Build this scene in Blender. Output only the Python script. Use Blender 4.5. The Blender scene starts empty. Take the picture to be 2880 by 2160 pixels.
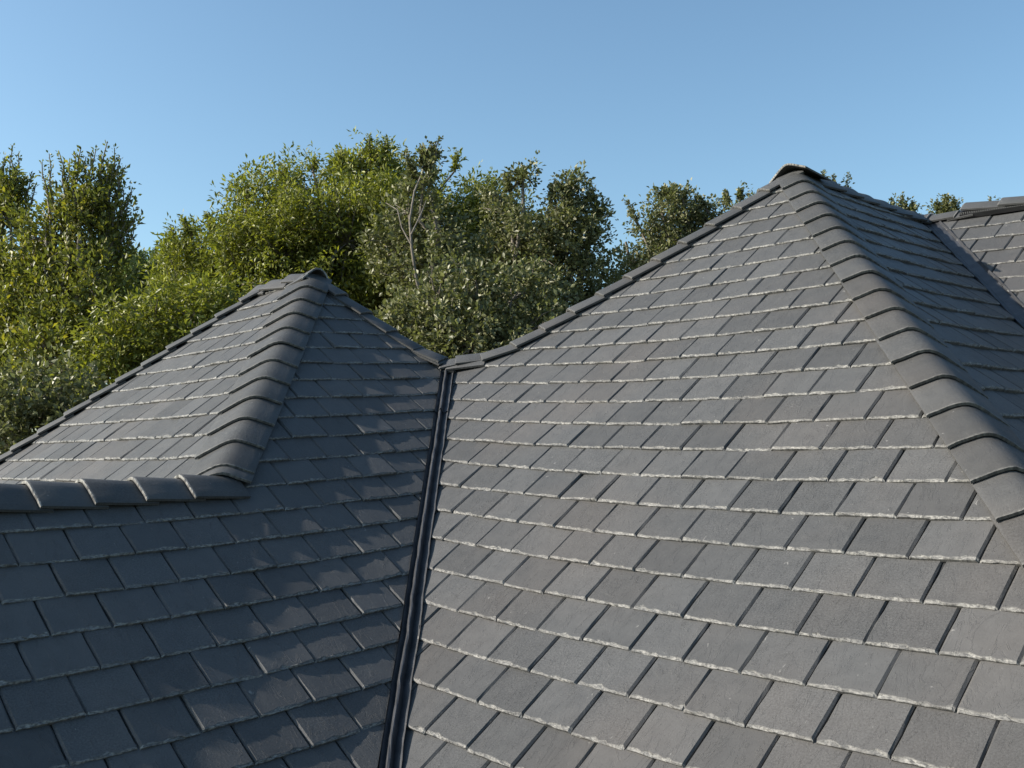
import bpy, bmesh, math
import numpy as np
from mathutils import Vector
rng = np.random.default_rng(7)
C = bpy.context.scene.collection
SC = 0.80                      # metres per roof unit
sc = bpy.context.scene

# ------------------------------------------------------------------ camera
CAM_F, YAW, PIT, ROL = 3000.0, 0.83679, 0.06954, -0.00871
CPOS = np.array([8.58404, -6.81886, -0.59944])
FW = np.array([-math.sin(YAW)*math.cos(PIT), math.cos(YAW)*math.cos(PIT), math.sin(PIT)])
RT = np.array([math.cos(YAW), math.sin(YAW), 0.0]); UP = np.cross(RT, FW)
RT, UP = RT*math.cos(ROL)+UP*math.sin(ROL), -RT*math.sin(ROL)+UP*math.cos(ROL)
from mathutils import Matrix
cam = bpy.data.cameras.new('camera'); co = bpy.data.objects.new('camera', cam); C.objects.link(co)
M = Matrix(((RT[0], UP[0], -FW[0]), (RT[1], UP[1], -FW[1]), (RT[2], UP[2], -FW[2]))).to_4x4()
M.translation = Vector(CPOS*SC); co.matrix_world = M
cam.sensor_width = 36; cam.lens = 36*CAM_F/2880; cam.clip_start = 0.1; cam.clip_end = 3000
sc.camera = co

# ------------------------------------------------------------------ sky and sun
SUN = np.array([-0.555, -0.69, 0.476]); SUN /= np.linalg.norm(SUN)
w = bpy.data.worlds.new('World'); sc.world = w; w.use_nodes = True
nt = w.node_tree; bg = nt.nodes['Background']
sky = nt.nodes.new('ShaderNodeTexSky'); sky.sky_type = 'NISHITA'; sky.sun_disc = False
sky.sun_elevation = math.asin(SUN[2]); sky.sun_rotation = math.atan2(SUN[0], SUN[1])
sky.air_density = 1.0; sky.dust_density = 1.5; sky.ozone_density = 1.6; sky.altitude = 200
tn = nt.nodes.new('ShaderNodeMix'); tn.data_type = 'RGBA'; tn.blend_type = 'MULTIPLY'; tn.inputs[0].default_value = 1.0
tn.inputs[7].default_value = (0.90, 1.05, 1.04, 1); nt.links.new(sky.outputs[0], tn.inputs[6]); nt.links.new(tn.outputs[2], bg.inputs[0]); bg.inputs[1].default_value = 0.108
sl = bpy.data.lights.new('sun', 'SUN'); so = bpy.data.objects.new('sun', sl); C.objects.link(so)
sl.energy = 5.0; sl.angle = math.radians(0.55); sl.color = (1.0, 0.93, 0.82)
so.rotation_euler = Vector(-SUN).to_track_quat('-Z', 'Y').to_euler(); so.location = (0, 0, 30)
sc.view_settings.view_transform = 'Standard'; sc.view_settings.look = 'None'
sc.view_settings.exposure = 0.80; sc.view_settings.gamma = 1.0
sc.cycles.max_bounces = 6; sc.cycles.transparent_max_bounces = 6

# ------------------------------------------------------------------ node helpers
def mat(name):
    m = bpy.data.materials.new(name); m.use_nodes = True
    n = m.node_tree; b = n.nodes['Principled BSDF']; return m, n, b
def node(n, t, **kw):
    x = n.nodes.new(t)
    for k, v in kw.items(): setattr(x, k, v)
    return x
def noise(n, vec, scale, detail=4, rough=.6, dist=0.0):
    x = node(n, 'ShaderNodeTexNoise'); x.inputs['Scale'].default_value = scale
    x.inputs['Detail'].default_value = detail; x.inputs['Roughness'].default_value = rough
    x.inputs['Distortion'].default_value = dist
    if vec is not None: n.links.new(vec, x.inputs['Vector'])
    return x.outputs['Fac']
def ramp(n, fac, stops):
    r = node(n, 'ShaderNodeValToRGB'); e = r.color_ramp.elements
    while len(e) < len(stops): e.new(0.5)
    for el, (p, c) in zip(e, stops):
        el.position = p; el.color = (c, c, c, 1) if not isinstance(c, tuple) else (*c, 1)
    n.links.new(fac, r.inputs[0]); return r.outputs[0]
def mixc(n, fac, a, b, mode='MIX'):
    x = node(n, 'ShaderNodeMix', data_type='RGBA', blend_type=mode)
    for i, v in ((0, fac), (6, a), (7, b)):
        if isinstance(v, (int, float)): x.inputs[i].default_value = v
        elif isinstance(v, tuple): x.inputs[i].default_value = (*v, 1)
        else: n.links.new(v, x.inputs[i])
    return x.outputs[2]
def math_(n, op, a, b=0.0):
    x = node(n, 'ShaderNodeMath', operation=op)
    for i, v in enumerate((a, b)):
        if isinstance(v, (int, float)): x.inputs[i].default_value = v
        else: n.links.new(v, x.inputs[i])
    return x.outputs[0]
def vmul(n, v, s):
    x = node(n, 'ShaderNodeVectorMath', operation='MULTIPLY'); n.links.new(v, x.inputs[0]); x.inputs[1].default_value = s
    return x.outputs[0]

def slate_material(name, base=(0.0755, 0.0755, 0.0765), smooth=False):
    m, n, b = mat(name)
    uv = node(n, 'ShaderNodeUVMap').outputs[0]
    at = node(n, 'ShaderNodeAttribute', attribute_name='rnd').outputs['Fac']
    pos = node(n, 'ShaderNodeNewGeometry').outputs['Position']
    fine = noise(n, uv, 60 if smooth else 90, 5, .7)
    mid = noise(n, uv, 9, 5, .65)
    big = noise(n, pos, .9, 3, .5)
    cleft = noise(n, vmul(n, uv, (9, 3.5, 1)), 1.0, 6, .7, 1.6)
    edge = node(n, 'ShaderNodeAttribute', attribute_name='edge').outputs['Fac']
    tone = math_(n, 'ADD', math_(n, 'MULTIPLY', at, .28), .86)
    t2 = ramp(n, mid, [(.3, .90), (.7, 1.08)])
    t3 = ramp(n, fine, [(.34, .70), (.66, 1.27)])
    spk = ramp(n, math_(n, 'FRACT', math_(n, 'MULTIPLY', at, 7.31)), [(.15, .25), (.85, 1.0)])
    col = mixc(n, 1.0, base, t2, 'MULTIPLY'); col = mixc(n, spk, col, mixc(n, 1.0, col, t3, 'MULTIPLY'))
    tv = node(n, 'ShaderNodeCombineColor')
    for i in range(3): n.links.new(tone, tv.inputs[i])
    col = mixc(n, 1.0, col, tv.outputs[0], 'MULTIPLY')
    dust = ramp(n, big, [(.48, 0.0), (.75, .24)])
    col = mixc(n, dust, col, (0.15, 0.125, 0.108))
    sp = noise(n, vmul(n, uv, (1, .55, 1)), 24, 2, .5, .8)
    spm = ramp(n, sp, [(.735, 0.0), (.775, .55)])
    col = mixc(n, spm, col, (0.26, 0.25, 0.24))
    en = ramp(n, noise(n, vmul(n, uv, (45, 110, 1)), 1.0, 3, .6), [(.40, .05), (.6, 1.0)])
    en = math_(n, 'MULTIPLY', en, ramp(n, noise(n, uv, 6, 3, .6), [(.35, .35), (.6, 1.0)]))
    col = mixc(n, math_(n, 'MULTIPLY', edge, en), col, (.29, .28, .26))  # pale worn edges, with the sun's glint put into the colour too
    n.links.new(col, b.inputs['Base Color'])
    rg = ramp(n, mid, [(.3, .48), (.75, .62)]); n.links.new(rg, b.inputs['Roughness'])
    b.inputs['Specular IOR Level'].default_value = .18
    b1 = node(n, 'ShaderNodeBump'); b1.inputs['Strength'].default_value = .35 if smooth else .55; b1.inputs['Distance'].default_value = .004
    cr = ramp(n, cleft, [(.40, 0.0), (.43, .6), (.57, .7), (.60, 1.0)]); n.links.new(cr, b1.inputs['Height'])
    b2 = node(n, 'ShaderNodeBump'); b2.inputs['Strength'].default_value = .35; b2.inputs['Distance'].default_value = .0015
    n.links.new(fine, b2.inputs['Height']); n.links.new(b1.outputs[0], b2.inputs['Normal'])
    n.links.new(b2.outputs[0], b.inputs['Normal'])
    return m
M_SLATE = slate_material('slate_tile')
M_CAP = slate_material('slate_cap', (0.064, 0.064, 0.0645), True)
def plain(name, col, rough=.6, metal=0.0, var=.25, scale=20, bump=.2):
    m, n, b = mat(name)
    tc = node(n, 'ShaderNodeNewGeometry').outputs['Position']
    f = noise(n, tc, scale, 5, .6); r = ramp(n, f, [(.3, 1-var), (.7, 1+var)])
    n.links.new(mixc(n, 1.0, col, r, 'MULTIPLY'), b.inputs['Base Color'])
    b.inputs['Roughness'].default_value = rough; b.inputs['Metallic'].default_value = metal
    bp = node(n, 'ShaderNodeBump'); bp.inputs['Strength'].default_value = bump; bp.inputs['Distance'].default_value = .004
    n.links.new(f, bp.inputs['Height']); n.links.new(bp.outputs[0], b.inputs['Normal'])
    return m
M_FELT = plain('underlay', (.02, .02, .022), .9)
M_FLASH = plain('flashing_metal', (.040, .041, .046), .45, .1, .35, 9)
M_BLACK = plain('black_plastic', (.012, .012, .013), .5)
M_GRILLE = plain('vent_grille', (.16, .16, .16), .5)
M_RUST = plain('rusty_debris', (.30, .12, .05), .8, 0, .6, 60)
M_WALL = plain('brick_wall', (.28, .2, .15), .85, 0, .2, 12)
M_FASCIA = plain('painted_fascia', (.5, .47, .42), .5)

# ------------------------------------------------------------------ mesh helpers
PL = dict(F=(-0.79226, -0.05033, 0.0), R=(-0.02196, 0.78632, 0.0), Bk0=(-0.31616, -1.03869, 0.40261),
          L=(-0.02474, 0.82338, 1.79744), S=(-.889, -.06, 2.50757+.889*2.11193+.06*3.24795), T=(-0.06004, 0.71314, -1.29438),
          X=(1.01638, 0.22684, 4.41844))
V = np.array([0., 0, 0]); A = np.array([2.11193, 3.24795, 2.50757]); B = np.array([-1.812, -.46549, 1.459])
V2 = np.array([2.13464, 6.01579, 2.32131]); PL['T'] = (PL['T'][0], PL['T'][1], V2[2]-PL['T'][0]*V2[0]-PL['T'][1]*V2[1]); J = np.array([1.18082, -3.09454, -.77976]); B2 = np.array([-2.8012, -.49522, 1.459])
VP = np.array([-.29047, .26743, .21667])
def unit(v): return np.asarray(v, float)/np.linalg.norm(v)
def pz(pl, x, y): return pl[0]*x+pl[1]*y+pl[2]
def nrm(pl): return unit([-pl[0], -pl[1], 1])
def inter(a, b):
    d = np.cross(nrm(a), nrm(b)); return unit(-d if d[2] > 0 else d)
def down_to(p, d, z): return p+d*((z-p[2])/d[2])
ZE = -3.3
dFR = inter(PL['F'], PL['R']); dRS = inter(PL['R'], PL['S']); dST = inter(PL['S'], PL['T'])
dFL = inter(PL['F'], PL['L']); dLX = inter(PL['L'], PL['X'])
gF = np.array(PL['F'][:2]); ridgeJ = unit([gF[1], -gF[0], 0]); ridgeJ = ridgeJ if ridgeJ[1] < 0 else -ridgeJ
gT = np.array(PL['T'][:2]); ridgeT = unit([gT[1], -gT[0], 0]); ridgeT = ridgeT if ridgeT[0] > 0 else -ridgeT
FL1, FD1 = .15, 2.7
FL2, FD2 = .06, 1.6
def ray_dist(xy, p, d):
    d = unit(d[:2]); r = xy-p[:2]; t = np.maximum(r@d, 0)
    return np.linalg.norm(r-t[:, None]*d, axis=1)
def flare(P):
    """the roofers let the courses sweep up a little into each valley"""
    P = np.array(P, float).reshape(-1, 3).copy()
    for k, D, p, d in ((FL1, FD1, VP, dFR), (FL2, FD2, V2, dST)):
        q = np.maximum(0, 1-ray_dist(P[:, :2], p, d)/D); P[:, 2] += k*q*q
    return P
def W(P): return flare(P)*SC

def mesh_obj(name, verts, faces, m, parent=None, uv=None, rnd=None, smooth=False, world=True):
    me = bpy.data.meshes.new(name)
    me.from_pydata([tuple(v) for v in (W(verts) if world else verts)], [], [tuple(int(i) for i in f) for f in faces])
    if rnd is not None:
        a = me.attributes.new('rnd', 'FLOAT', 'POINT'); a.data.foreach_set('value', np.asarray(rnd, np.float32))
    if uv is not None:
        l = me.uv_layers.new(name='UVMap'); idx = np.empty(len(me.loops), np.int32); me.loops.foreach_get('vertex_index', idx)
        l.data.foreach_set('uv', np.asarray(uv, np.float32)[idx].ravel())
    if smooth: me.polygons.foreach_set('use_smooth', [True]*len(me.polygons))
    me.materials.append(m); me.update()
    o = bpy.data.objects.new(name, me); C.objects.link(o)
    if parent: o.parent = parent
    return o
def tag(o, label=None, cat=None, group=None, kind=None):
    for k, v in (('label', label), ('category', cat), ('group', group), ('kind', kind)):
        if v: o[k] = v
    return o

# one slate: a wedge with a chipped butt and slightly broken sides
TH_LO, TH_HI = .033, .009
def tiles(pl, z0, dz, u0, width, bounds, zmin, zmax, seed, lo=TH_LO, hi=TH_HI):
    """rows of slates on plane pl; bounds = (umin, umax) along the contour"""
    r = np.random.default_rng(seed)
    n = nrm(pl); g = np.array(pl[:2]); h = unit([-g[1], g[0], 0]); up = np.cross(n, h); up = up if up[2] > 0 else -up
    E = abs(dz)/up[2]; OV = .055
    nu = 11
    vs, fs, uvs, rd, eds = [], [], [], [], []
    o0 = np.array([0, 0, pl[2]])
    base = 0
    for k in range(int(math.floor((zmin-z0)/dz))-1, int(math.ceil((zmax-z0)/dz))+1):
        zb = z0+k*dz
        if zb+dz < zmin or zb > zmax: continue
        vb = (zb-o0[2])/up[2]          # up-slope coordinate of the butt line
        for j in range(int(math.floor((bounds[0]-u0)/width))-1, int(math.ceil((bounds[1]-u0)/width))+1):
            ul = u0+(j+(.5 if k % 2 else 0))*width
            if ul+width < bounds[0] or ul > bounds[1]: continue
            gap = .005+.004*r.random(); dv = r.normal(0, .003); tilt = r.normal(0, .0030, 2); rot = r.normal(0, .004)
            ub = np.linspace(0, width-gap, nu+1); ub[1] = .009+.005*r.random(); ub[-2] = ub[-1]-.009-.005*r.random()
            ub[2:-2] += r.normal(0, .004, nu-3)
            c1 = np.abs(r.normal(0, .0018, nu+1)); c2 = c1+.002+np.abs(r.normal(0, .010, nu+1)); c3 = c2+.008
            st = [c1, c2, c3, np.full(nu+1, E*.45), np.full(nu+1, E*.8), np.full(nu+1, E+OV)]
            bow = r.normal(0, .0022)
            P, UVp = [], []
            for si, s in enumerate(st):
                H = lo+(hi-lo)*s/(E+OV)
                if si == 0: H = H-.010+r.normal(0, .0022, nu+1)
                if si == 1: H = H-.0035+r.normal(0, .0022, nu+1)
                H = H.copy(); H[0] -= .011; H[-1] -= .011
                H += tilt[0]*(ub/width-.5)*2+tilt[1]*(1-s/E)+bow*(1-(2*ub/width-1)**2)
                uu = ub+r.normal(0, .0018, nu+1)*np.array([1]+[0]*(nu-1)+[1])
                P.append(np.stack([ul+uu+rot*(s), vb+dv+s+rot*uu*0, H], 1)); UVp.append(np.stack([ub, s], 1))
            P = np.concatenate(P); UVp = np.concatenate(UVp); ns = len(st)
            # skirt
            bt = P[:nu+1].copy(); bt[:, 2] = .004; bt[:, 1] += .003
            le = P[0::nu+1].copy(); le[:, 2] = .001; ri = P[nu::nu+1].copy(); ri[:, 2] = .001
            nP = len(P); P = np.concatenate([P, bt, le, ri]); UVp = np.concatenate([UVp, UVp[:nu+1], UVp[0:nP:nu+1], UVp[nu:nP:nu+1]])
            f = []
            for a in range(ns-1):
                for b_ in range(nu):
                    i = a*(nu+1)+b_; f.append((i, i+1, i+nu+2, i+nu+1))
            for b_ in range(nu): f.append((nP+b_, nP+b_+1, b_+1, b_))
            l0 = nP+nu+1; r0 = l0+ns
            for a in range(ns-1):
                f.append((l0+a, a*(nu+1), (a+1)*(nu+1), l0+a+1)[::-1])
                f.append((r0+a, a*(nu+1)+nu, (a+1)*(nu+1)+nu, r0+a+1))
            vs.append(o0+P[:, :1]*h+P[:, 1:2]*up+P[:, 2:3]*n)
            fs.append(np.array(f)+base); q = r.random(); uvs.append(UVp+np.array([q*37, r.random()*29])); rd.append(np.full(len(P), q)); ed = np.zeros(len(P)); ed[:nP] = np.repeat([.75, .9, 0, 0, 0, 0], nu+1); ed[nP:nP+nu+1] = 0; ed[nP+nu+1:] = .5; eds.append(ed)  # ed weights the painted glint and wear on butts and sides
            base += len(P)
    return np.concatenate(vs), np.concatenate(fs), np.concatenate(uvs), np.concatenate(rd), np.concatenate(eds), n

def slope(name, parent, pl, z0, dz, u0, width, pieces, seed, label=None, m=None, lo=TH_LO, hi=TH_HI, inset=.035):
    """pieces: convex plan polygons (list of 3-D points); tiles are cut to each"""
    allp = np.concatenate([np.array(p) for p in pieces]); g = np.array(pl[:2]); h = unit([-g[1], g[0], 0])
    u = allp@h; vs, fs, uvs, rd, eds, n = tiles(pl, z0, dz, u0, width, (u.min(), u.max()), allp[:, 2].min()-.01, allp[:, 2].max()+.01, seed, lo, hi)
    me0 = bpy.data.meshes.new('t'); me0.from_pydata([tuple(v) for v in vs], [], [tuple(int(i) for i in f) for f in fs])
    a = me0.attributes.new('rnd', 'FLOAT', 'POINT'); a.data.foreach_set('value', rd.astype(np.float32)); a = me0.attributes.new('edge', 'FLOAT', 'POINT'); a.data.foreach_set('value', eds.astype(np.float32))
    l = me0.uv_layers.new(name='UVMap'); idx = np.empty(len(me0.loops), np.int32); me0.loops.foreach_get('vertex_index', idx)
    l.data.foreach_set('uv', uvs.astype(np.float32)[idx].ravel())
    out = bmesh.new()
    for pc in pieces:
        bm = bmesh.new(); bm.from_mesh(me0)
        pc = np.array(pc); c = pc.mean(0)
        for i in range(len(pc)):
            p, q = pc[i], pc[(i+1) % len(pc)]; e = q-p; nn = np.array([e[1], -e[0], 0])
            if nn@nn < 1e-12: continue
            nn = unit(nn)
            if nn@(c-p) > 0: nn = -nn
            shared = sum(any(np.linalg.norm(p-x) < 1e-6 for x in o_) and any(np.linalg.norm(q-x) < 1e-6 for x in o_) for o_ in map(np.array, pieces)) > 1
            if not shared and max(p[2], q[2]) > ZE+.5 and abs(p[2]-q[2]) > .3: p = p-nn*inset
            bmesh.ops.bisect_plane(bm, geom=bm.verts[:]+bm.edges[:]+bm.faces[:], dist=1e-6, plane_co=p, plane_no=nn, clear_outer=True)
        tmp = bpy.data.meshes.new('p'); bm.to_mesh(tmp); bm.free(); out.from_mesh(tmp); bpy.data.meshes.remove(tmp)
    me = bpy.data.meshes.new(name); out.to_mesh(me); out.free(); bpy.data.meshes.remove(me0)
    co_ = np.empty(len(me.vertices)*3); me.vertices.foreach_get('co', co_); me.vertices.foreach_set('co', W(co_.reshape(-1, 3)).ravel())
    me.materials.append(m or M_SLATE); me.update()
    o = bpy.data.objects.new(name, me); C.objects.link(o); o.parent = parent
    if label: o['label'] = label
    # the boarding beneath, just under the slates (grid so that it follows the sweep)
    bm = bmesh.new()
    for pc in pieces:
        vv = [bm.verts.new(tuple(np.array(p)-n*.004)) for p in pc]; bm.faces.new(vv)
    for _ in range(1):
        us = np.array([v.co for v in bm.verts])
        lo, hi = us.min(0), us.max(0)
        for ax in (0, 1):
            for t in np.arange(lo[ax]+.25, hi[ax], .25):
                no = [0, 0, 0]; no[ax] = 1; cc = [0, 0, 0]; cc[ax] = t
                bmesh.ops.bisect_plane(bm, geom=bm.verts[:]+bm.edges[:]+bm.faces[:], dist=1e-6, plane_co=cc, plane_no=no)
    mu = bpy.data.meshes.new('roof_boarding'); bm.to_mesh(mu); bm.free()
    co_ = np.empty(len(mu.vertices)*3); mu.vertices.foreach_get('co', co_); mu.vertices.foreach_set('co', W(co_.reshape(-1, 3)).ravel())
    mu.materials.append(M_FELT); ou = bpy.data.objects.new('roof_boarding', mu); C.objects.link(ou); ou.parent = o
    return o

# ------------------------------------------------------------------ the house
house = bpy.data.objects.new('house', None); C.objects.link(house); house.location = (0, 0, 0)
tag(house, 'house with two dark grey slate roof peaks joined by a metal valley', 'house')
TW = .380
eF_v = down_to(VP, dFR, ZE); eRS = down_to(A, dRS, ZE); eST = down_to(V2, dST, ZE)
YL = -9.0
Jend = J+ridgeJ*((YL-J[1])/ridgeJ[1])
oF = -unit(np.cross(nrm(PL['F']), dFR)); oF = oF if oF@nrm(PL['R']) > 0 else -oF
oR = unit(np.cross(nrm(PL['R']), dFR)); oR = oR if oR@nrm(PL['F']) > 0 else -oR
oS = unit(np.cross(nrm(PL['S']), dST)); oS = oS if oS@nrm(PL['T']) > 0 else -oS
oT = unit(np.cross(nrm(PL['T']), dST)); oT = oT if oT@nrm(PL['S']) > 0 else -oT
oF2, oR2, oS2, oT2 = oF*.022, oR*.045, oS*.05, oT*.095
def onF(y, z): return np.array([(z-PL['F'][1]*y)/PL['F'][0], y, z])
uFJ = J+0
# F: above the level of J and below it
P_JV = VP+oF2+dFR*((J[2]-VP[2]-oF2[2])/dFR[2])
slope('roof_slope', house, PL['F'], -1.0445-.187*10, .187, -4.846+.0, .365,
      [[B, VP+oF2, P_JV, J], [Jend, J, P_JV, eF_v+oF2, onF(YL, ZE)]], 11, 'shaded slate roof slope below the smaller peak')
# R
vhip = unit(V-A); P1 = A+(V-A)*.80; PM = (P1+(A+(V-A)*.91))/2*.5+VP*.5
slope('roof_slope', house, PL['R'], .034-.2*10, .1985, -2.993, TW,
      [[A, P1, down_to(P1, unit(dFR), ZE), eRS], [P1, P1*.0+VP+oR2, eF_v+oR2, down_to(P1, unit(dFR), ZE)]], 12, 'sunlit slate roof slope of the larger peak')
# S
slope('roof_slope', house, PL['S'], .034-.2*10, .1985, .1, TW, [[A, eRS, eST+oS2, V2+oS2]], 13, 'dark slate roof slope right of the larger peak', None, .046, .012)
# T
TR = V2+ridgeT*7; eTR = TR+unit([-gT[0], -gT[1], -(gT@gT)])*0
def down_plane(p, pl, z):
    g = np.array(pl[:2]); t = (z-p[2])/(g@g); return np.array([p[0]+g[0]*t, p[1]+g[1]*t, z])
slope('roof_slope', house, PL['T'], .784-.2115*20, .2115, -3.157, .3997, [[V2+oT2, eST+oT2, down_plane(TR, PL['T'], ZE), TR]], 14, 'sunlit slate roof slope at the far right')
# L with its hidden lower valley
G = (0.80*math.cos(.06), 0.80*math.sin(.06)); G = (G[0], G[1], J[2]-G[0]*J[0]-G[1]*J[1]-0)
# make G contain the low ridge
G = np.array([-PL['F'][0], -PL['F'][1], 0]); G = (G[0], G[1], J[2]-G[0]*J[0]-G[1]*J[1])
dLG = inter(PL['L'], G); eLG = down_to(J, dLG, ZE); eLX = down_to(B2, dLX, ZE)
slope('roof_slope', house, PL['L'], -.600-.193*20, .193, .0, .37, [[B2, B, J, eLG, eLX]], 15, 'sunlit slate roof slope of the smaller peak')
# hidden slopes (seen only from the side)
slope('roof_slope', house, G, -.2-.2*20, .2, 0, .38, [[J, Jend, down_plane(Jend, G, ZE), eLG]], 16)
def plane3(p, q, r):
    n = np.cross(q-p, r-p); return (-n[0]/n[2], -n[1]/n[2], (n@p)/n[2])
BK = plane3(B, VP, B2)
QP = (0.97214, 0.13993, 0.0)
BA = (.8, -.54, A[2]-.8*A[0]+.54*A[1]); BA = (.8, (V2[2]-A[2]-.8*(V2[0]-A[0]))/(V2[1]-A[1]), 0); BA = (BA[0], BA[1], A[2]-BA[0]*A[0]-BA[1]*A[1])
TB = (0.02, -.72, V2[2]-.02*V2[0]+.72*V2[1]); TBd = TR
dBQ = inter(BK, QP); eBQ = down_to(VP, dBQ, ZE); eQ1 = down_to(P1, dBQ, ZE); dXB = inter(PL['X'], BK); eXB = down_to(B2, dXB, ZE)
dQB = inter(QP, BA); eQB = down_to(A, dQB, ZE); dBT = inter(BA, TB); eBT = down_to(V2, dBT, ZE)
def sheet(pts, pl, seed, z0=0.):
    slope('roof_slope', house, pl, -4.0, .2, .1, .38, [pts], seed)
sheet([B2, eLX, eXB], PL['X'], 17); sheet([B2, B, VP, eBQ, eXB], BK, 18)
sheet([A, P1, eQ1, eQB], QP, 19); sheet([P1, VP, eBQ, eQ1], plane3(P1, VP, eBQ), 22)
sheet([A, eQB, eBT, V2], BA, 20)
TBpl = plane3(V2, TR, V2+np.array([0, 3., -2.15])); eT1 = down_plane(TR, TBpl, ZE); eT0 = down_to(V2, inter(BA, TBpl), ZE)
sheet([V2, TR, eT1, eT0], TBpl, 21)

# ---- hip and ridge caps: folded slates, each lapping the one below
def cap_mesh(P0, P1_, nA, nB, wA, wB, lift, r, th=.024, turn=0.0, flat=0.0):
    """P0 upper end, P1_ lower end of the axis; the lower end is raised by lift"""
    ax = unit(P1_-P0); L = np.linalg.norm(P1_-P0)
    a = np.cross(nA, ax); a = unit(a); b = unit(np.cross(ax, nB)); up = unit(nA+nB)
    if a@nB > 0: a = -a
    if b@nA > 0: b = -b
    ts = np.array([-1, -.94, -.7, -.42, -.27, -.13, 0, .13, .27, .42, .7, .94, 1.])
    k = len(ts); ns = 5; S = np.linspace(0, 1, ns); S[-2] = .965; S[-1] = 1.0
    ph = r.normal(0, .002, 2); V_, U_ = [], []
    def prof(t):
        wv = a*(-t*wA) if t < 0 else b*(t*wB)
        x = abs(t)
        rr = .25
        if x < rr:
            q = (t+rr)/(2*rr); wv = a*(wA*rr)*(1-q)**2+b*(wB*rr)*q*q
        return wv
    for si, s in enumerate(S):
        c = P0+ax*(L*s); H0 = .046+lift*s+ph[0]*s
        chip = np.abs(r.normal(0, .0035, k)) if si == ns-1 else np.zeros(k)
        drop = .005 if si == ns-1 else 0
        for i, t in enumerate(ts):
            nn = nA if t < -.41 else nB if t > .41 else unit(nA*(.42-t)+nB*(.42+t))
            H = H0-flat*lift*s*max(t, 0)
            p = c+prof(t)+nn*(H-drop)-ax*chip[i]+ax*(turn*t)
            if abs(t) == 1: p = p-nn*.004
            V_.append(p); U_.append((t*.25, s*L))
    n0 = len(V_)
    for si, s in enumerate(S):
        for i, t in enumerate(ts):
            nn = nA if t < -.41 else nB if t > .41 else unit(nA*(.42-t)+nB*(.42+t))
            V_.append(V_[si*k+i]-nn*th); U_.append(U_[si*k+i])
    F_ = []
    for s in range(ns-1):
        for i in range(k-1):
            q = s*k+i; F_.append((q, q+k, q+k+1, q+1)); F_.append((n0+q, n0+q+1, n0+q+k+1, n0+q+k))
        F_.append((s*k, n0+s*k, n0+(s+1)*k, (s+1)*k)); F_.append((s*k+k-1, (s+1)*k+k-1, n0+(s+1)*k+k-1, n0+s*k+k-1))
    for i in range(k-1):
        F_.append((i, i+1, n0+i+1, n0+i)); q = (ns-1)*k+i; F_.append((q, n0+q, n0+q+1, q+1))
    return np.array(V_), F_, np.array(U_), k, ns
cap_r = np.random.default_rng(5)
def add_cap(name, P0, P1_, nA, nB, wA, wB, lift=.041, th=.020, label=None, turn=0.0, flat=0.0):
    v, f, u, k, ns = cap_mesh(np.array(P0, float), np.array(P1_, float), nA, nB, wA, wB, lift, cap_r, th, turn, flat)
    q = cap_r.random()
    o = mesh_obj(name, v, f, M_CAP, house, uv=u+np.array([q*31, q*17]), rnd=np.full(len(v), cap_r.random()))
    ed = np.zeros((2, ns, k)); ed[:, -1] = 1.8 if name == 'ridge_cap' else .6; ed[1, :, :] = .3; a = o.data.attributes.new('edge', 'FLOAT', 'POINT'); a.data.foreach_set('value', ed.ravel().astype(np.float32))  # cap ends get the sun glint as pale colour, strongest on ridges
    sm = [True]*len(o.data.polygons)
    o.data.polygons.foreach_set('use_smooth', sm)
    md = o.modifiers.new('edges', 'EDGE_SPLIT'); md.split_angle = math.radians(38)
    if label: o['label'] = label
    return o
def cap_run(name, path, nA, nB, wA, wB, pitch, lap=.10, lift=.041, start=0.0, end=None, flat=0.0):
    """path: polyline from the upper end down"""
    path = np.array(path); seg = np.linalg.norm(np.diff(path, axis=0), axis=1); cum = np.concatenate([[0], np.cumsum(seg)])
    end = end or cum[-1]
    at = lambda s: np.array([np.interp(s, cum, path[:, i]) for i in range(3)]) if s >= 0 else path[0]+unit(path[1]-path[0])*s
    s = start; i = 0
    while s < end-.02:
        e = min(s+pitch, end+.02)
        add_cap(name, at(s-lap), at(e), nA, nB, wA+cap_r.normal(0, .004), wB+cap_r.normal(0, .004), lift, turn=cap_r.normal(0, .003), flat=flat); s = e; i += 1
nF, nR, nS, nL, nT, nX, nQ, nBK, nBA, nTB, nG = [nrm(p) for p in (PL['F'], PL['R'], PL['S'], PL['L'], PL['T'], PL['X'], QP, BK, BA, TBpl, G)]
pRS = abs(.1985/dRS[2]); pFL = abs(.193/dFL[2]); pRQ = abs(.1985/unit(V-A)[2])
cap_run('hip_cap', [A, down_to(A, dRS, -2.6)], nR, nS, .225, .30, pRS, start=.13, flat=.75)
cap_run('hip_cap', [A, P1, P1*.55+(A+(V-A)*.93)*.45, VP], nR, nQ, .20, .26, pRQ, start=.12)
cap_run('hip_cap', [B, J], nF, nL, .225, .33, pFL, start=.10)
cap_run('hip_cap', [B, B+(VP-B)*.78-np.array([0, 0, .035]), VP-unit(VP-B)*.02], nF, nBK, .20, .26, .40, start=.12)
cap_run('hip_cap', [B2, eLX], nL, nX, .20, .26, abs(.193/dLX[2]), start=.02)
cap_run('hip_cap', [A, V2], nS, nBA, .24, .26, .37, start=.30, lift=.04)
cap_run('ridge_cap', [J-ridgeJ*.03, Jend], nF, nG, .26, .26, .362, start=0)

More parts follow.
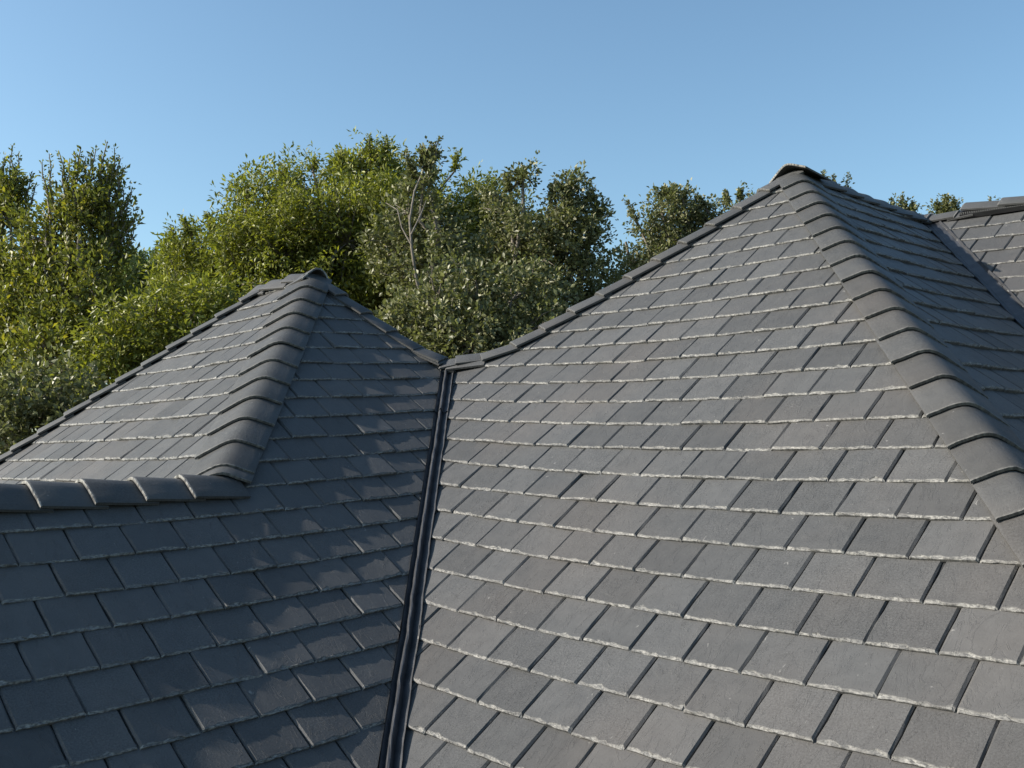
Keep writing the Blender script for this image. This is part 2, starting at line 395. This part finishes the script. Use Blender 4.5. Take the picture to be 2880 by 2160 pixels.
# short ridge on top of the smaller peak, laid at odd angles
eB = unit(B2-B)
add_cap('ridge_cap', B+eB*.78, B+eB*1.12, nL, nX, .22, .2, .03, turn=.02)
add_cap('ridge_cap', B+eB*.30, B+eB*.80, nL, nBK, .20, .22, .055, turn=-.03)
add_cap('ridge_cap', B-eB*.02, B+eB*.42, nL, nBK, .17, .22, .06, turn=.05)
add_cap('ridge_cap', B+eB*.28, B-eB*.13, nL, nBK, .21, .24, .055, label='apex cap folded over the smaller peak')
# cap over the larger peak
e2 = unit(V2-A)
add_cap('ridge_cap', A+e2*.34, A-e2*.17, unit(nR*.6+nS*.4), unit(nQ*.6+nBA*.4), .25, .24, .03, label='apex cap folded over the larger peak')
# saddle caps where the two hips meet above the valley
uA, uB = unit(P1-VP), unit(B-VP)
add_cap('hip_cap', VP+uA*.50, VP+uA*.16, nR, nQ, .21, .2, .065, turn=.02)
add_cap('hip_cap', VP+uB*.42, VP+uB*.06, nF, nBK, .2, .2, .06, turn=-.02)
nm = unit(nR+nF); nq = unit(nQ+nBK)
add_cap('hip_cap', VP+uA*.30+[0, 0, .01], VP-uA*.07+[0, 0, .0], unit(nR*.7+nF*.3), nq, .20, .2, .075, turn=.03, label='loose cap bridging the dip between the two hips')
add_cap('hip_cap', VP+uA*.12+[0, 0, .0], VP+uB*.12+[0, 0, -.03], nm, nq, .15, .2, .04, turn=-.03)
# far right ridge: low caps, then a vent strip with caps on it
rp = lambda s, z=0.: V2+ridgeT*s+np.array([0, 0, z])
for a_, b_ in ((-.26, .15), (.05, .50), (.40, .72)):
    add_cap('ridge_cap', rp(a_), rp(b_), nT, nTB, .20, .2, .035)
for k in range(15):
    a_ = .57+k*.44; add_cap('ridge_cap', rp(a_+.52, .085), rp(a_, .085), nT, nTB, .21, .21, .035)

def box_verts(c, ax, ay, az):
    return [c+ax*i+ay*j+az*k for i in (-1, 1) for j in (-1, 1) for k in (-1, 1)]
BF = [(0, 1, 3, 2), (4, 6, 7, 5), (0, 4, 5, 1), (2, 3, 7, 6), (0, 2, 6, 4), (1, 5, 7, 3)]
def boxes(name, L, m, parent, label=None):
    vv, ff = [], []
    for b_ in L:
        o = len(vv); vv += box_verts(*b_); ff += [tuple(i+o for i in f) for f in BF]
    o = mesh_obj(name, vv, ff, m, parent)
    if label: o['label'] = label
    return o
dnT = unit([-gT[0], -gT[1], -(gT@gT)])          # straight down slope T
c0, c1 = .56, 6.9; vent_n = nT
vent = boxes('ridge_vent', [(rp((c0+c1)/2)+dnT*.135+vent_n*.052, ridgeT*(c1-c0)/2, dnT*.055, vent_n*.028)], M_BLACK, house, 'black plastic vent strip under the far ridge caps')
vp0 = rp(c0)+dnT*.170+vent_n*.088
Lb = [(vp0+ridgeT*(.02+i*.026), ridgeT*.0055, dnT*.004, vent_n*.014) for i in range(230)]
boxes('vent_grille', Lb, M_GRILLE, vent)
boxes('vent_core', [(rp((c0+c1)/2)+dnT*.13+vent_n*.088, ridgeT*(c1-c0)/2, dnT*.034, vent_n*.0155)], M_BLACK, vent)

# valley flashings: folded metal with a standing rib in the middle
def flashing(p, d, a, b, na, nb, wa, wb, s0, s1, rib, raise_, label=None):
    S = np.arange(s0, s1+.001, .07); r = np.random.default_rng(int(s0*100)+3); up = unit(na+nb)
    prof = [a*wa+na*.040, a*(wa-.012)+na*.018, a*.040+na*.010, up*rib+a*.007, up*(rib+.005), up*rib+b*.007, b*.030+nb*.010, b*(wb-.022)+nb*.016, b*wb+nb*.043]
    vv, ff = [], []; k = len(prof)
    wob = np.cumsum(r.normal(0, .0018, len(S))); wob -= np.linspace(0, wob[-1], len(S))
    for s, w_ in zip(S, wob):
        for q in prof: vv.append(p+d*s+q+up*raise_+b*w_+r.normal(0, .0010, 3))
    for i in range(len(vv)): vv.append(vv[i]-up*.008)
    n0 = len(S)*k
    for i in range(len(S)-1):
        for j in range(k-1):
            q = i*k+j; ff += [(q, q+1, q+k+1, q+k), (n0+q, n0+q+k, n0+q+k+1, n0+q+1)]
        ff += [(i*k, (i+1)*k, n0+(i+1)*k, n0+i*k), (i*k+k-1, n0+i*k+k-1, n0+(i+1)*k+k-1, (i+1)*k+k-1)]
    for e in (0, (len(S)-1)*k):
        for j in range(k-1): ff.append((e+j, e+j+1, n0+e+j+1, n0+e+j))
    o = mesh_obj('valley_flashing', vv, ff, M_FLASH, house)
    if label: o['label'] = label
LV = np.linalg.norm(down_to(VP, dFR, ZE)-VP)
flashing(VP, dFR, oF, oR, nF, nR, .080, .108, .02, 1.16, .066, .012, 'upper length of dark folded flashing in the valley between the peaks')
flashing(VP, dFR, oF, oR, nF, nR, .080, .108, 1.04, LV, .066, 0., 'lower length of dark folded flashing in the valley between the peaks')
flashing(V2, dST, oS, oT, nS, nT, .11, .16, -.02, np.linalg.norm(down_to(V2, dST, ZE)-V2), .026, 0., 'grey metal flashing in the valley at the right')
# rusty debris caught at the head of the valley
r = np.random.default_rng(8); vv, ff = [], []
for i in range(26):
    c = VP+dFR*(.09+.07*r.random())+oR*r.uniform(-.05, .06)+np.array([0, 0, .05+.02*r.random()]); o = len(vv)
    vv += [c+r.normal(0, .012, 3) for _ in range(4)]; ff += [(o, o+1, o+2), (o, o+2, o+3), (o, o+3, o+1), (o+1, o+3, o+2)]
mesh_obj('valley_debris', vv, ff, M_RUST, house)['label'] = 'rusty orange debris at the top of the valley'

# walls and fascia boards below the eaves (out of the photograph, there for other views)
GZ = -6.9
foot = [down_plane(Jend, G, ZE), onF(YL, ZE), eF_v, eRS, eST, eT1*0+down_plane(TR, PL['T'], ZE), eT1, eT0, eQB, eBQ, eXB, eLX, eLG]
foot = [np.array(p) for p in foot]
def fascia(pts):
    vv, ff = [], []; n = len(pts)
    for i in range(n):
        p, q = pts[i], pts[(i+1) % n]; e = unit([q[0]-p[0], q[1]-p[1], 0]); o_ = np.array([e[1], -e[0], 0]); k = len(vv)
        for pp in (p, q):
            for dz in (.0, -.25):
                vv += [pp+[0, 0, dz-.02]-o_*.02, pp+[0, 0, dz-.02]-o_*.05]
        ff += [tuple(x+k for x in f) for f in BF]
    return vv, ff
vv, ff = fascia(foot); mesh_obj('fascia_board', vv, ff, M_FASCIA, house)
vv, ff = [], []; cen = np.mean(foot, 0)
n = len(foot)
for i, p in enumerate(foot):
    p = p+(cen-p)*.06; vv += [p+[0, 0, .0], np.array([p[0], p[1], GZ])]
for i in range(n): ff.append((2*i, 2*i+1, (2*i+3) % (2*n), (2*i+2) % (2*n)))
mesh_obj('wall', vv, ff, M_WALL, house)

# ------------------------------------------------------------------ ground
bm = bmesh.new(); bmesh.ops.create_grid(bm, x_segments=8, y_segments=8, size=900)
me = bpy.data.meshes.new('ground'); bm.to_mesh(me); bm.free()
m, n_, b_ = mat('grass'); pos = node(n_, 'ShaderNodeNewGeometry').outputs['Position']
f = noise(n_, pos, 2.5, 6, .7); n_.links.new(ramp(n_, f, [(.3, (.05, .06, .025)), (.7, (.11, .11, .05))]), b_.inputs['Base Color']); b_.inputs['Roughness'].default_value = .9
me.materials.append(m); g_ = bpy.data.objects.new('ground', me); C.objects.link(g_); g_.location = (0, 0, GZ*SC); g_['kind'] = 'structure'

# ------------------------------------------------------------------ trees
def leaf_material(name, lo, hi, trans, accent=None, gloss=.5):
    m, n, b = mat(name)
    at = node(n, 'ShaderNodeAttribute', attribute_name='rnd').outputs['Fac']
    st = [(0.0, lo), (.8, hi)] + ([(.97, accent)] if accent else [])
    col = ramp(n, at, st); n.links.new(col, b.inputs['Base Color']); b.inputs['Roughness'].default_value = gloss
    b.inputs['Specular IOR Level'].default_value = .25
    t = node(n, 'ShaderNodeBsdfTranslucent'); n.links.new(mixc(n, 1.0, col, trans, 'MULTIPLY'), t.inputs[0])
    mx = node(n, 'ShaderNodeAddShader'); n.links.new(b.outputs[0], mx.inputs[0]); n.links.new(t.outputs[0], mx.inputs[1])
    out = n.nodes['Material Output']; n.links.new(mx.outputs[0], out.inputs[0]); return m
LM = dict(elm=leaf_material('elm_leaf', (.065, .072, .018), (.125, .132, .038), (.6, .65, .25), (.22, .19, .03)),
          pecan=leaf_material('pecan_leaf', (.070, .082, .018), (.150, .154, .036), (.62, .66, .25), (.20, .20, .03)),
          oak=leaf_material('oak_leaf', (.060, .064, .026), (.145, .145, .070), (.4, .45, .22), (.20, .19, .11), .45),
          far=leaf_material('far_leaf', (.060, .075, .035), (.10, .12, .055), (.6, .7, .3)))
M_BARK = plain('bark', (.17, .145, .12), .9, 0, .35, 14, .5)
CW = CPOS*SC
def pix_dir(u, v):
    d = RT*((u-1440)/CAM_F)-UP*((v-1080)/CAM_F)+FW; return d
def at_pix(u, v, D):
    return CW+pix_dir(u, v)*D           # D = metres in front of the camera
def tube(P, R, sides=6):
    P = np.array(P); vs, fs = [], []
    for i, p in enumerate(P):
        d = unit(P[min(i+1, len(P)-1)]-P[max(i-1, 0)]); x = unit(np.cross(d, [.3, .9, .2])); y = np.cross(d, x)
        for k in range(sides):
            a = 2*math.pi*k/sides; vs.append(p+(x*math.cos(a)+y*math.sin(a))*R[i])
    for i in range(len(P)-1):
        for k in range(sides):
            k2 = (k+1) % sides; fs.append((i*sides+k, i*sides+k2, (i+1)*sides+k2, (i+1)*sides+k))
    return vs, fs
class Wood:
    def __init__(s): s.v, s.f = [], []
    def add(s, P, R, sides=6):
        v, f = tube(P, R, sides); o = len(s.v); s.v += v; s.f += [tuple(i+o for i in x) for x in f]
def wavy(a, b, r, n=6, amp=.06, sag=0.):
    t = np.linspace(0, 1, n)[:, None]; L = np.linalg.norm(b-a); P = a+(b-a)*t
    j = r.normal(0, amp*L, (n, 3))*np.sin(np.pi*t); j[0] = j[-1] = 0
    P = P+j; P[:, 2] += sag*L*np.sin(np.pi*t[:, 0]); return P
def add_leaves(acc, base, axis, nleaf, length, r, size, aspect, up_bias, spread):
    """nleaf leaves set along each twig (vectorised); base, axis: (n,3)"""
    n = len(base); t = (np.arange(nleaf)+r.random((n, nleaf)))/nleaf
    ctr = base[:, None, :]+axis[:, None, :]*(t*length[:, None])[:, :, None]
    rad = r.normal(size=(n, nleaf, 3)); rad /= np.linalg.norm(rad, axis=2, keepdims=True)
    d = rad+axis[:, None, :]*.55+np.array([0, 0, up_bias]); d /= np.linalg.norm(d, axis=2, keepdims=True)
    ctr = ctr+rad*spread
    nn = r.normal(size=(n, nleaf, 3))+np.array([0, 0, 1.1]); s_ = np.cross(d, nn); s_ /= np.linalg.norm(s_, axis=2, keepdims=True)
    up = np.cross(s_, d); L = size*(.65+.7*r.random((n, nleaf, 1))); wd = L*aspect
    p0 = ctr; p1 = ctr+d*L*.5+s_*wd*.5+up*wd*.16; p2 = ctr+d*L-up*L*.10; p3 = ctr+d*L*.5-s_*wd*.5+up*wd*.16
    acc.append(np.stack([p0, p1, p2, p3], 2).reshape(-1, 4, 3))
def build_leaves(name, acc, m, parent, r, tint=None):
    Q = np.concatenate(acc); n = len(Q); me = bpy.data.meshes.new(name)
    me.vertices.add(n*4); me.vertices.foreach_set('co', Q.astype(np.float32).ravel())
    tri = np.array([0, 1, 2, 0, 2, 3]); idx = (np.arange(n)[:, None]*4+tri).ravel().astype(np.int32)
    me.loops.add(len(idx)); me.loops.foreach_set('vertex_index', idx)
    me.polygons.add(n*2); me.polygons.foreach_set('loop_start', np.arange(0, n*6, 3, dtype=np.int32))
    a = me.attributes.new('rnd', 'FLOAT', 'POINT'); a.data.foreach_set('value', np.repeat(r.random(n), 4).astype(np.float32))
    me.update(calc_edges=True); me.validate(); me.materials.append(m)
    o = bpy.data.objects.new(name, me); C.objects.link(o); o.parent = parent; return o
GROUND = GZ*SC
STYLE = dict(elm=dict(size=.078, asp=.55, up=.5, twig=(.18, .42), nl=12, spread=.03, vert=.9),
             pecan=dict(size=.092, asp=.38, up=-.15, twig=(.14, .32), nl=12, spread=.06, vert=.25),
             oak=dict(size=.074, asp=.62, up=.15, twig=(.10, .24), nl=12, spread=.045, vert=.3),
             far=dict(size=.12, asp=.6, up=.2, twig=(.3, .6), nl=12, spread=.06, vert=.4))
def tree(name, label, cat, kind, D, root_u, lobes, seed, dens=1.0, shoots=(), group='trees standing behind the roof', trunk_r=.14, limbs=()):
    """lobes: (u, v, radius in photo pixels, extra depth in metres) measured at the tree's own distance"""
    r = np.random.default_rng(seed); st = STYLE[kind]; px = D/CAM_F
    rootp = at_pix(root_u, 1200, D); rootp[2] = GROUND
    e = bpy.data.objects.new(name, None); C.objects.link(e); e.location = Vector(rootp); tag(e, label, cat, group)
    wood = Wood(); acc = []
    Ls = [(at_pix(u, v, D+dd)-rootp, rr*px*(1.0 if v < 700 else 1.12)) for u, v, rr, dd in lobes]
    zc = np.mean([c[2] for c, _ in Ls]); zt = min(c[2]-R for c, R in Ls)
    crot = np.mean([c for c, _ in Ls], 0); fork = np.array([crot[0]*.25, crot[1]*.25, max(1.2, zt*.75)])
    wood.add(wavy(np.zeros(3), fork, r, 6, .02), np.linspace(trunk_r*1.25, trunk_r, 6), 10)
    DN = 1150; field = [(unit(r.normal(size=3))*r.uniform(4.5, 8)*fs_, r.random()*6.28, fa_) for fs_, fa_ in ((.6, .5), (.6, .5), (1, .42), (1, .42), (1, .42), (1.9, .3), (1.9, .3), (3.3, .2), (3.3, .2))]
    for li, (c, R) in enumerate(Ls):
        fw_ = .46 if lobes[li][1] < 700 else .26
        P = wavy(fork, c, r, 8, .05, .03); wood.add(P, np.linspace(trunk_r*.6, .022, 8), 6)
        nb = int(16*dens)+8
        n = int(dens*DN*R**3)+60
        th = r.normal(size=(n, 3)); th /= np.linalg.norm(th, axis=1, keepdims=True)
        rad = R*1.28*r.random(n)**.42; p_ = c+th*rad[:, None]
        # clumps and gaps: leaves only where a lumpy field allows it
        fld = np.zeros(n)
        for fv, fp, fa in field: fld += fa*np.sin(p_@fv+fp)
        keep = (fld*fw_+(1.08-rad/R)*1.0+r.normal(0, .06, n)) > (.08 if kind != 'elm' else .13)
        p_, th = p_[keep], th[keep]; n = len(p_)
        if n < 5: continue
        out_ = th*.7; ax = out_+np.array([0, 0, st['vert']])+r.normal(0, .45, (n, 3)); ax /= np.linalg.norm(ax, axis=1, keepdims=True)
        BB, AA = [p_], [ax]
        base, ax = np.concatenate(BB), np.concatenate(AA); ln = r.uniform(*st['twig'], len(base))
        add_leaves(acc, base, ax, st['nl'], ln, r, st['size'], st['asp'], st['up'], st['spread'])
        for i in range(0, len(base), 14):
            q0 = c; wood.add(wavy(q0, base[i]+ax[i]*ln[i]*.7, r, 4, .06), np.linspace(.014, .004, 4), 4)
    for lim, lr in limbs:
        P = [at_pix(u, v, D+dd)-rootp for u, v, dd in lim]; wood.add(P, np.linspace(lr, lr*.35, len(P)), 7)
    # long bare shoots standing out of the crown
    for (u, v, u2, v2) in shoots:
        a, b_ = at_pix(u, v, D)-rootp, at_pix(u2, v2, D)-rootp
        P = wavy(a, b_, r, 7, .035); near = min(Ls, key=lambda q: np.linalg.norm(q[0]-a))[0]
        wood.add(np.concatenate([[near], P]), np.linspace(.024, .006, 8), 4)
        for i in range(6):
            d = P[i+1]-P[i]; L = np.linalg.norm(d); k = 6-i//2
            add_leaves(acc, np.repeat(P[i:i+1], k, 0), np.repeat([unit(d)], k, 0), 4 if kind == 'elm' else 6, np.full(k, L), r, st['size']*(.9-.05*i), st['asp'], st['up'], .02)
            if i < 5 and kind != 'elm':
                sd_ = unit(d+r.normal(0, L*1.2, 3)); add_leaves(acc, P[i:i+1], sd_[None], 10, np.array([.22]), r, st['size'], st['asp'], st['up'], .03)
    t = mesh_obj('trunk', wood.v, wood.f, M_BARK, e, world=False, smooth=True)
    build_leaves('crown', acc, LM[kind], e, r)
    return e
exec_trees = True
tree('elm_tree', 'tall upright elm at the left with spiky leafy shoots', 'tree', 'elm', 15, 230,
     [(235, 700, 75, 0), (150, 740, 75, .5), (260, 790, 85, -.3), (120, 850, 100, .3), (300, 740, 45, 0), (230, 920, 120, 0), (330, 850, 40, 0), (170, 1020, 130, -.2), (300, 1030, 100, .2), (190, 620, 50, 0), (255, 590, 55, 0), (305, 640, 48, .2), (220, 680, 80, .4), (60, 900, 110, .3), (235, 520, 34, 0), (290, 530, 32, .1), (110, 670, 60, .2), (80, 760, 90, .3), (170, 600, 40, .1)], 101, 1.25,
     [(250, 640, 302, 398), (230, 620, 270, 418), (290, 660, 322, 416), (200, 640, 228, 416), (180, 660, 165, 424), (300, 680, 340, 445), (160, 680, 138, 432), (150, 690, 118, 455), (310, 700, 372, 525), (320, 740, 385, 600), (320, 790, 370, 680), (310, 830, 350, 690), (240, 620, 242, 440), (170, 680, 196, 452), (310, 690, 350, 470), (270, 620, 286, 440), (215, 620, 212, 430), (300, 640, 318, 470), (330, 700, 360, 560), (330, 740, 345, 520), (250, 640, 256, 430), (280, 640, 305, 450), (190, 640, 180, 470), (140, 720, 128, 500), (330, 780, 378, 640)])
tree('elm_tree', 'elm cut by the left edge of the photo, thin sunlit shoots on top', 'tree', 'elm', 16, -30,
     [(20, 690, 65, 0), (-60, 740, 100, 0), (50, 790, 80, 0), (-20, 860, 130, 0), (40, 960, 120, 0), (-60, 1050, 130, 0), (60, 1080, 110, 0), (-140, 850, 140, 0), (30, 610, 40, 0), (20, 540, 30, 0), (70, 690, 50, 0)], 102, 1.2,
     [(25, 640, 30, 450), (45, 650, 48, 470), (5, 640, -2, 460), (70, 690, 100, 520), (20, 640, 36, 408), (10, 600, 14, 440), (40, 620, 52, 430), (-10, 620, -8, 430), (60, 640, 88, 490), (40, 640, 70, 500), (-50, 650, -60, 430)])
tree('pecan_tree', 'broad yellow-green tree filling the middle behind the smaller peak', 'tree', 'pecan', 19, 900,
     [(680, 640, 110, 0), (600, 740, 110, .4), (780, 590, 110, 0), (900, 560, 120, 0), (1020, 520, 110, .5), (1120, 540, 100, .6), (1230, 540, 90, .6), (820, 720, 150, -.5), (980, 680, 160, -.6), (1130, 700, 150, 0), (680, 820, 140, -.3), (560, 860, 120, 0), (880, 860, 160, 0), (1060, 870, 160, 0), (1330, 580, 90, .8), (1400, 640, 110, .8), (1280, 720, 150, .6), (1430, 800, 120, .8), (980, 490, 50, .3), (1050, 450, 30, .5), (530, 700, 60, .5), (740, 960, 130, 0), (960, 800, 130, -.2), (1040, 780, 120, .3), (900, 780, 120, .3), (1000, 900, 120, .6), (1100, 800, 120, .5)], 103, 1.0,
     [(1040, 440, 1038, 380), (1075, 450, 1090, 386), (880, 480, 885, 440), (960, 460, 955, 430), (800, 510, 792, 480), (700, 560, 690, 530), (1280, 480, 1285, 430), (600, 650, 580, 600), (500, 700, 480, 640), (540, 660, 510, 610)])
tree('oak_tree', 'grey-green oak with a pale bare trunk showing among its leaves', 'tree', 'oak', 16.5, 1190,
     [(1190, 520, 45, 0), (1150, 600, 80, .2), (1230, 620, 90, 0), (1120, 700, 80, .2), (1260, 730, 110, 0), (1180, 800, 100, .1), (1215, 455, 22, 0)], 104, .75,
     [(1200, 480, 1240, 385), (1190, 470, 1188, 410), (1170, 500, 1135, 430), (1200, 460, 1215, 405)], trunk_r=.09,
     limbs=[([(1235, 960, -.2), (1200, 870, -.6), (1172, 790, -.75), (1158, 700, -.8), (1152, 620, -.7), (1165, 540, -.5), (1190, 480, -.2)], .030), ([(1158, 690, -.8), (1130, 640, -.7), (1118, 590, -.6), (1085, 570, -.4)], .013), ([(1156, 660, -.78), (1185, 600, -.7), (1200, 560, -.5)], .013), ([(1265, 900, -.6), (1280, 810, -.7), (1290, 760, -.5)], .02)])
tree('oak_tree', 'dark oak with ragged leafy limbs reaching right toward the larger peak', 'tree', 'oak', 17.5, 1500,
     [(1440, 600, 90, 0), (1540, 620, 80, 0), (1500, 720, 130, 0), (1600, 620, 55, 0), (1620, 700, 75, 0), (1560, 820, 120, 0), (1400, 800, 130, .3), (1640, 790, 50, 0), (1500, 920, 130, 0), (1640, 900, 45, .3), (1340, 900, 130, .3), (1470, 500, 40, 0), (1610, 540, 38, 0), (1670, 610, 35, 0), (1400, 550, 50, .5), (1690, 850, 60, .3), (1660, 930, 70, .2), (1600, 960, 90, 0), (1700, 760, 40, .4), (1560, 980, 100, .3)], 105, .85,
     [(1460, 520, 1475, 470), (1600, 580, 1612, 486), (1630, 600, 1672, 530), (1640, 640, 1700, 580), (1640, 700, 1690, 640), (1550, 560, 1560, 520), (1430, 540, 1420, 490)])
tree('oak_shrub', 'low bushy oak in front, pale leaves above the dip between the peaks', 'tree', 'oak', 14, 1280,
     [(1230, 860, 90, 0), (1340, 850, 90, 0), (1440, 840, 90, .2), (1200, 950, 100, 0), (1330, 960, 110, -.3), (1460, 940, 110, 0), (1270, 1040, 100, 0), (1400, 1050, 100, 0), (1520, 900, 60, .2), (1150, 900, 60, .3)], 106, 1.1,
     [(1480, 820, 1505, 735), (1250, 800, 1240, 770), (1340, 790, 1335, 755)])
tree('oak_tree', 'warm green oak behind the left edge of the larger peak', 'tree', 'oak', 20, 1900,
     [(1800, 640, 55, 0), (1860, 590, 55, 0), (1930, 600, 60, 0), (1900, 680, 90, 0), (2010, 620, 80, 0), (1780, 740, 60, 0), (1860, 770, 90, 0), (2050, 700, 110, 0), (1980, 760, 110, 0), (2100, 620, 60, 0), (1760, 680, 35, 0), (1740, 830, 50, 0), (1800, 880, 90, .5), (1720, 900, 60, .2), (1770, 800, 60, 0), (1840, 660, 50, 0)], 107, 1.0,
     [(1790, 620, 1762, 565), (1860, 560, 1870, 525), (1880, 560, 1895, 518), (1980, 580, 1960, 550), (2050, 570, 2040, 538), (2080, 560, 2085, 530), (1920, 560, 1925, 535)])
tree('oak_tree', 'oak top peeping over the ridge right of the larger peak', 'tree', 'oak', 22, 2430,
     [(2330, 640, 70, 0), (2400, 680, 80, 0), (2540, 690, 70, 0), (2480, 740, 110, 0), (2320, 740, 110, 0), (2550, 605, 18, 0), (2325, 530, 16, 0)], 108, 1.0,
     [(2325, 560, 2318, 482), (2345, 560, 2345, 492), (2380, 580, 2386, 488), (2540, 600, 2535, 552), (2560, 600, 2570, 566), (2510, 600, 2508, 560)])
tree('oak_tree', 'oak top peeping over the far right ridge near the vent strip', 'tree', 'oak', 24, 2720,
     [(2660, 690, 50, 0), (2760, 740, 90, 0), (2680, 760, 110, 0), (2840, 740, 80, 0), (2660, 588, 20, 0)], 109, 1.0,
     [(2660, 600, 2663, 552), (2640, 600, 2636, 566), (2680, 600, 2684, 572), (2780, 610, 2783, 554)])
tree('background_tree', 'distant grey-green tree in the gap between the elm and the yellow-green tree', 'tree', 'far', 34, 430,
     [(400, 800, 70, 0), (450, 780, 60, 0), (370, 850, 90, 0), (480, 850, 90, 0), (430, 900, 120, 0), (330, 900, 100, 0), (520, 960, 120, 0)], 110, .8,
     [(400, 760, 402, 712), (435, 760, 432, 726), (370, 780, 360, 745)])
tree('young_tree', 'bright yellow-green young tree beside the left roof edge', 'tree', 'pecan', 14, 420,
     [(440, 900, 90, 0), (540, 900, 80, 0), (380, 980, 100, 0), (490, 980, 100, 0), (300, 1060, 100, 0), (560, 960, 60, 0), (400, 1080, 100, 0), (610, 870, 50, 0)], 111, 1.0)
tree('oak_shrub', 'grey-green oak foliage at the lower left beside the roof edge', 'tree', 'oak', 12, 120,
     [(60, 1150, 90, 0), (160, 1120, 90, 0), (-20, 1220, 100, 0), (100, 1230, 100, 0), (220, 1160, 80, 0), (-60, 1120, 90, 0)], 112, 1.1)

# a far-off wood closing the horizon behind the garden trees
r = np.random.default_rng(77); acc = []
for k in range(900):
    a_ = YAW+r.uniform(-1.0, 1.0); D_ = r.uniform(60, 95)
    b_ = np.array([[-math.sin(a_)*D_, math.cos(a_)*D_, GROUND]])+CW*np.array([1, 1, 0])
    n = 40; R_ = r.uniform(1.6, 3.0); th = r.normal(size=(n, 3)); th /= np.linalg.norm(th, axis=1, keepdims=True)
    p_ = b_+np.array([0, 0, r.uniform(.8, 3.6)])+th*R_*r.uniform(.6, 1.0, (n, 1)); p_[:, 2] = np.maximum(p_[:, 2], GROUND+.1)
    add_leaves(acc, p_, th, 4, np.full(n, .9), r, .55, .7, .2, .25)
fw_o = build_leaves('distant_wood', acc, LM['far'], None, r)
tag(fw_o, 'far-off green wood behind the garden trees', 'woodland', kind='stuff')
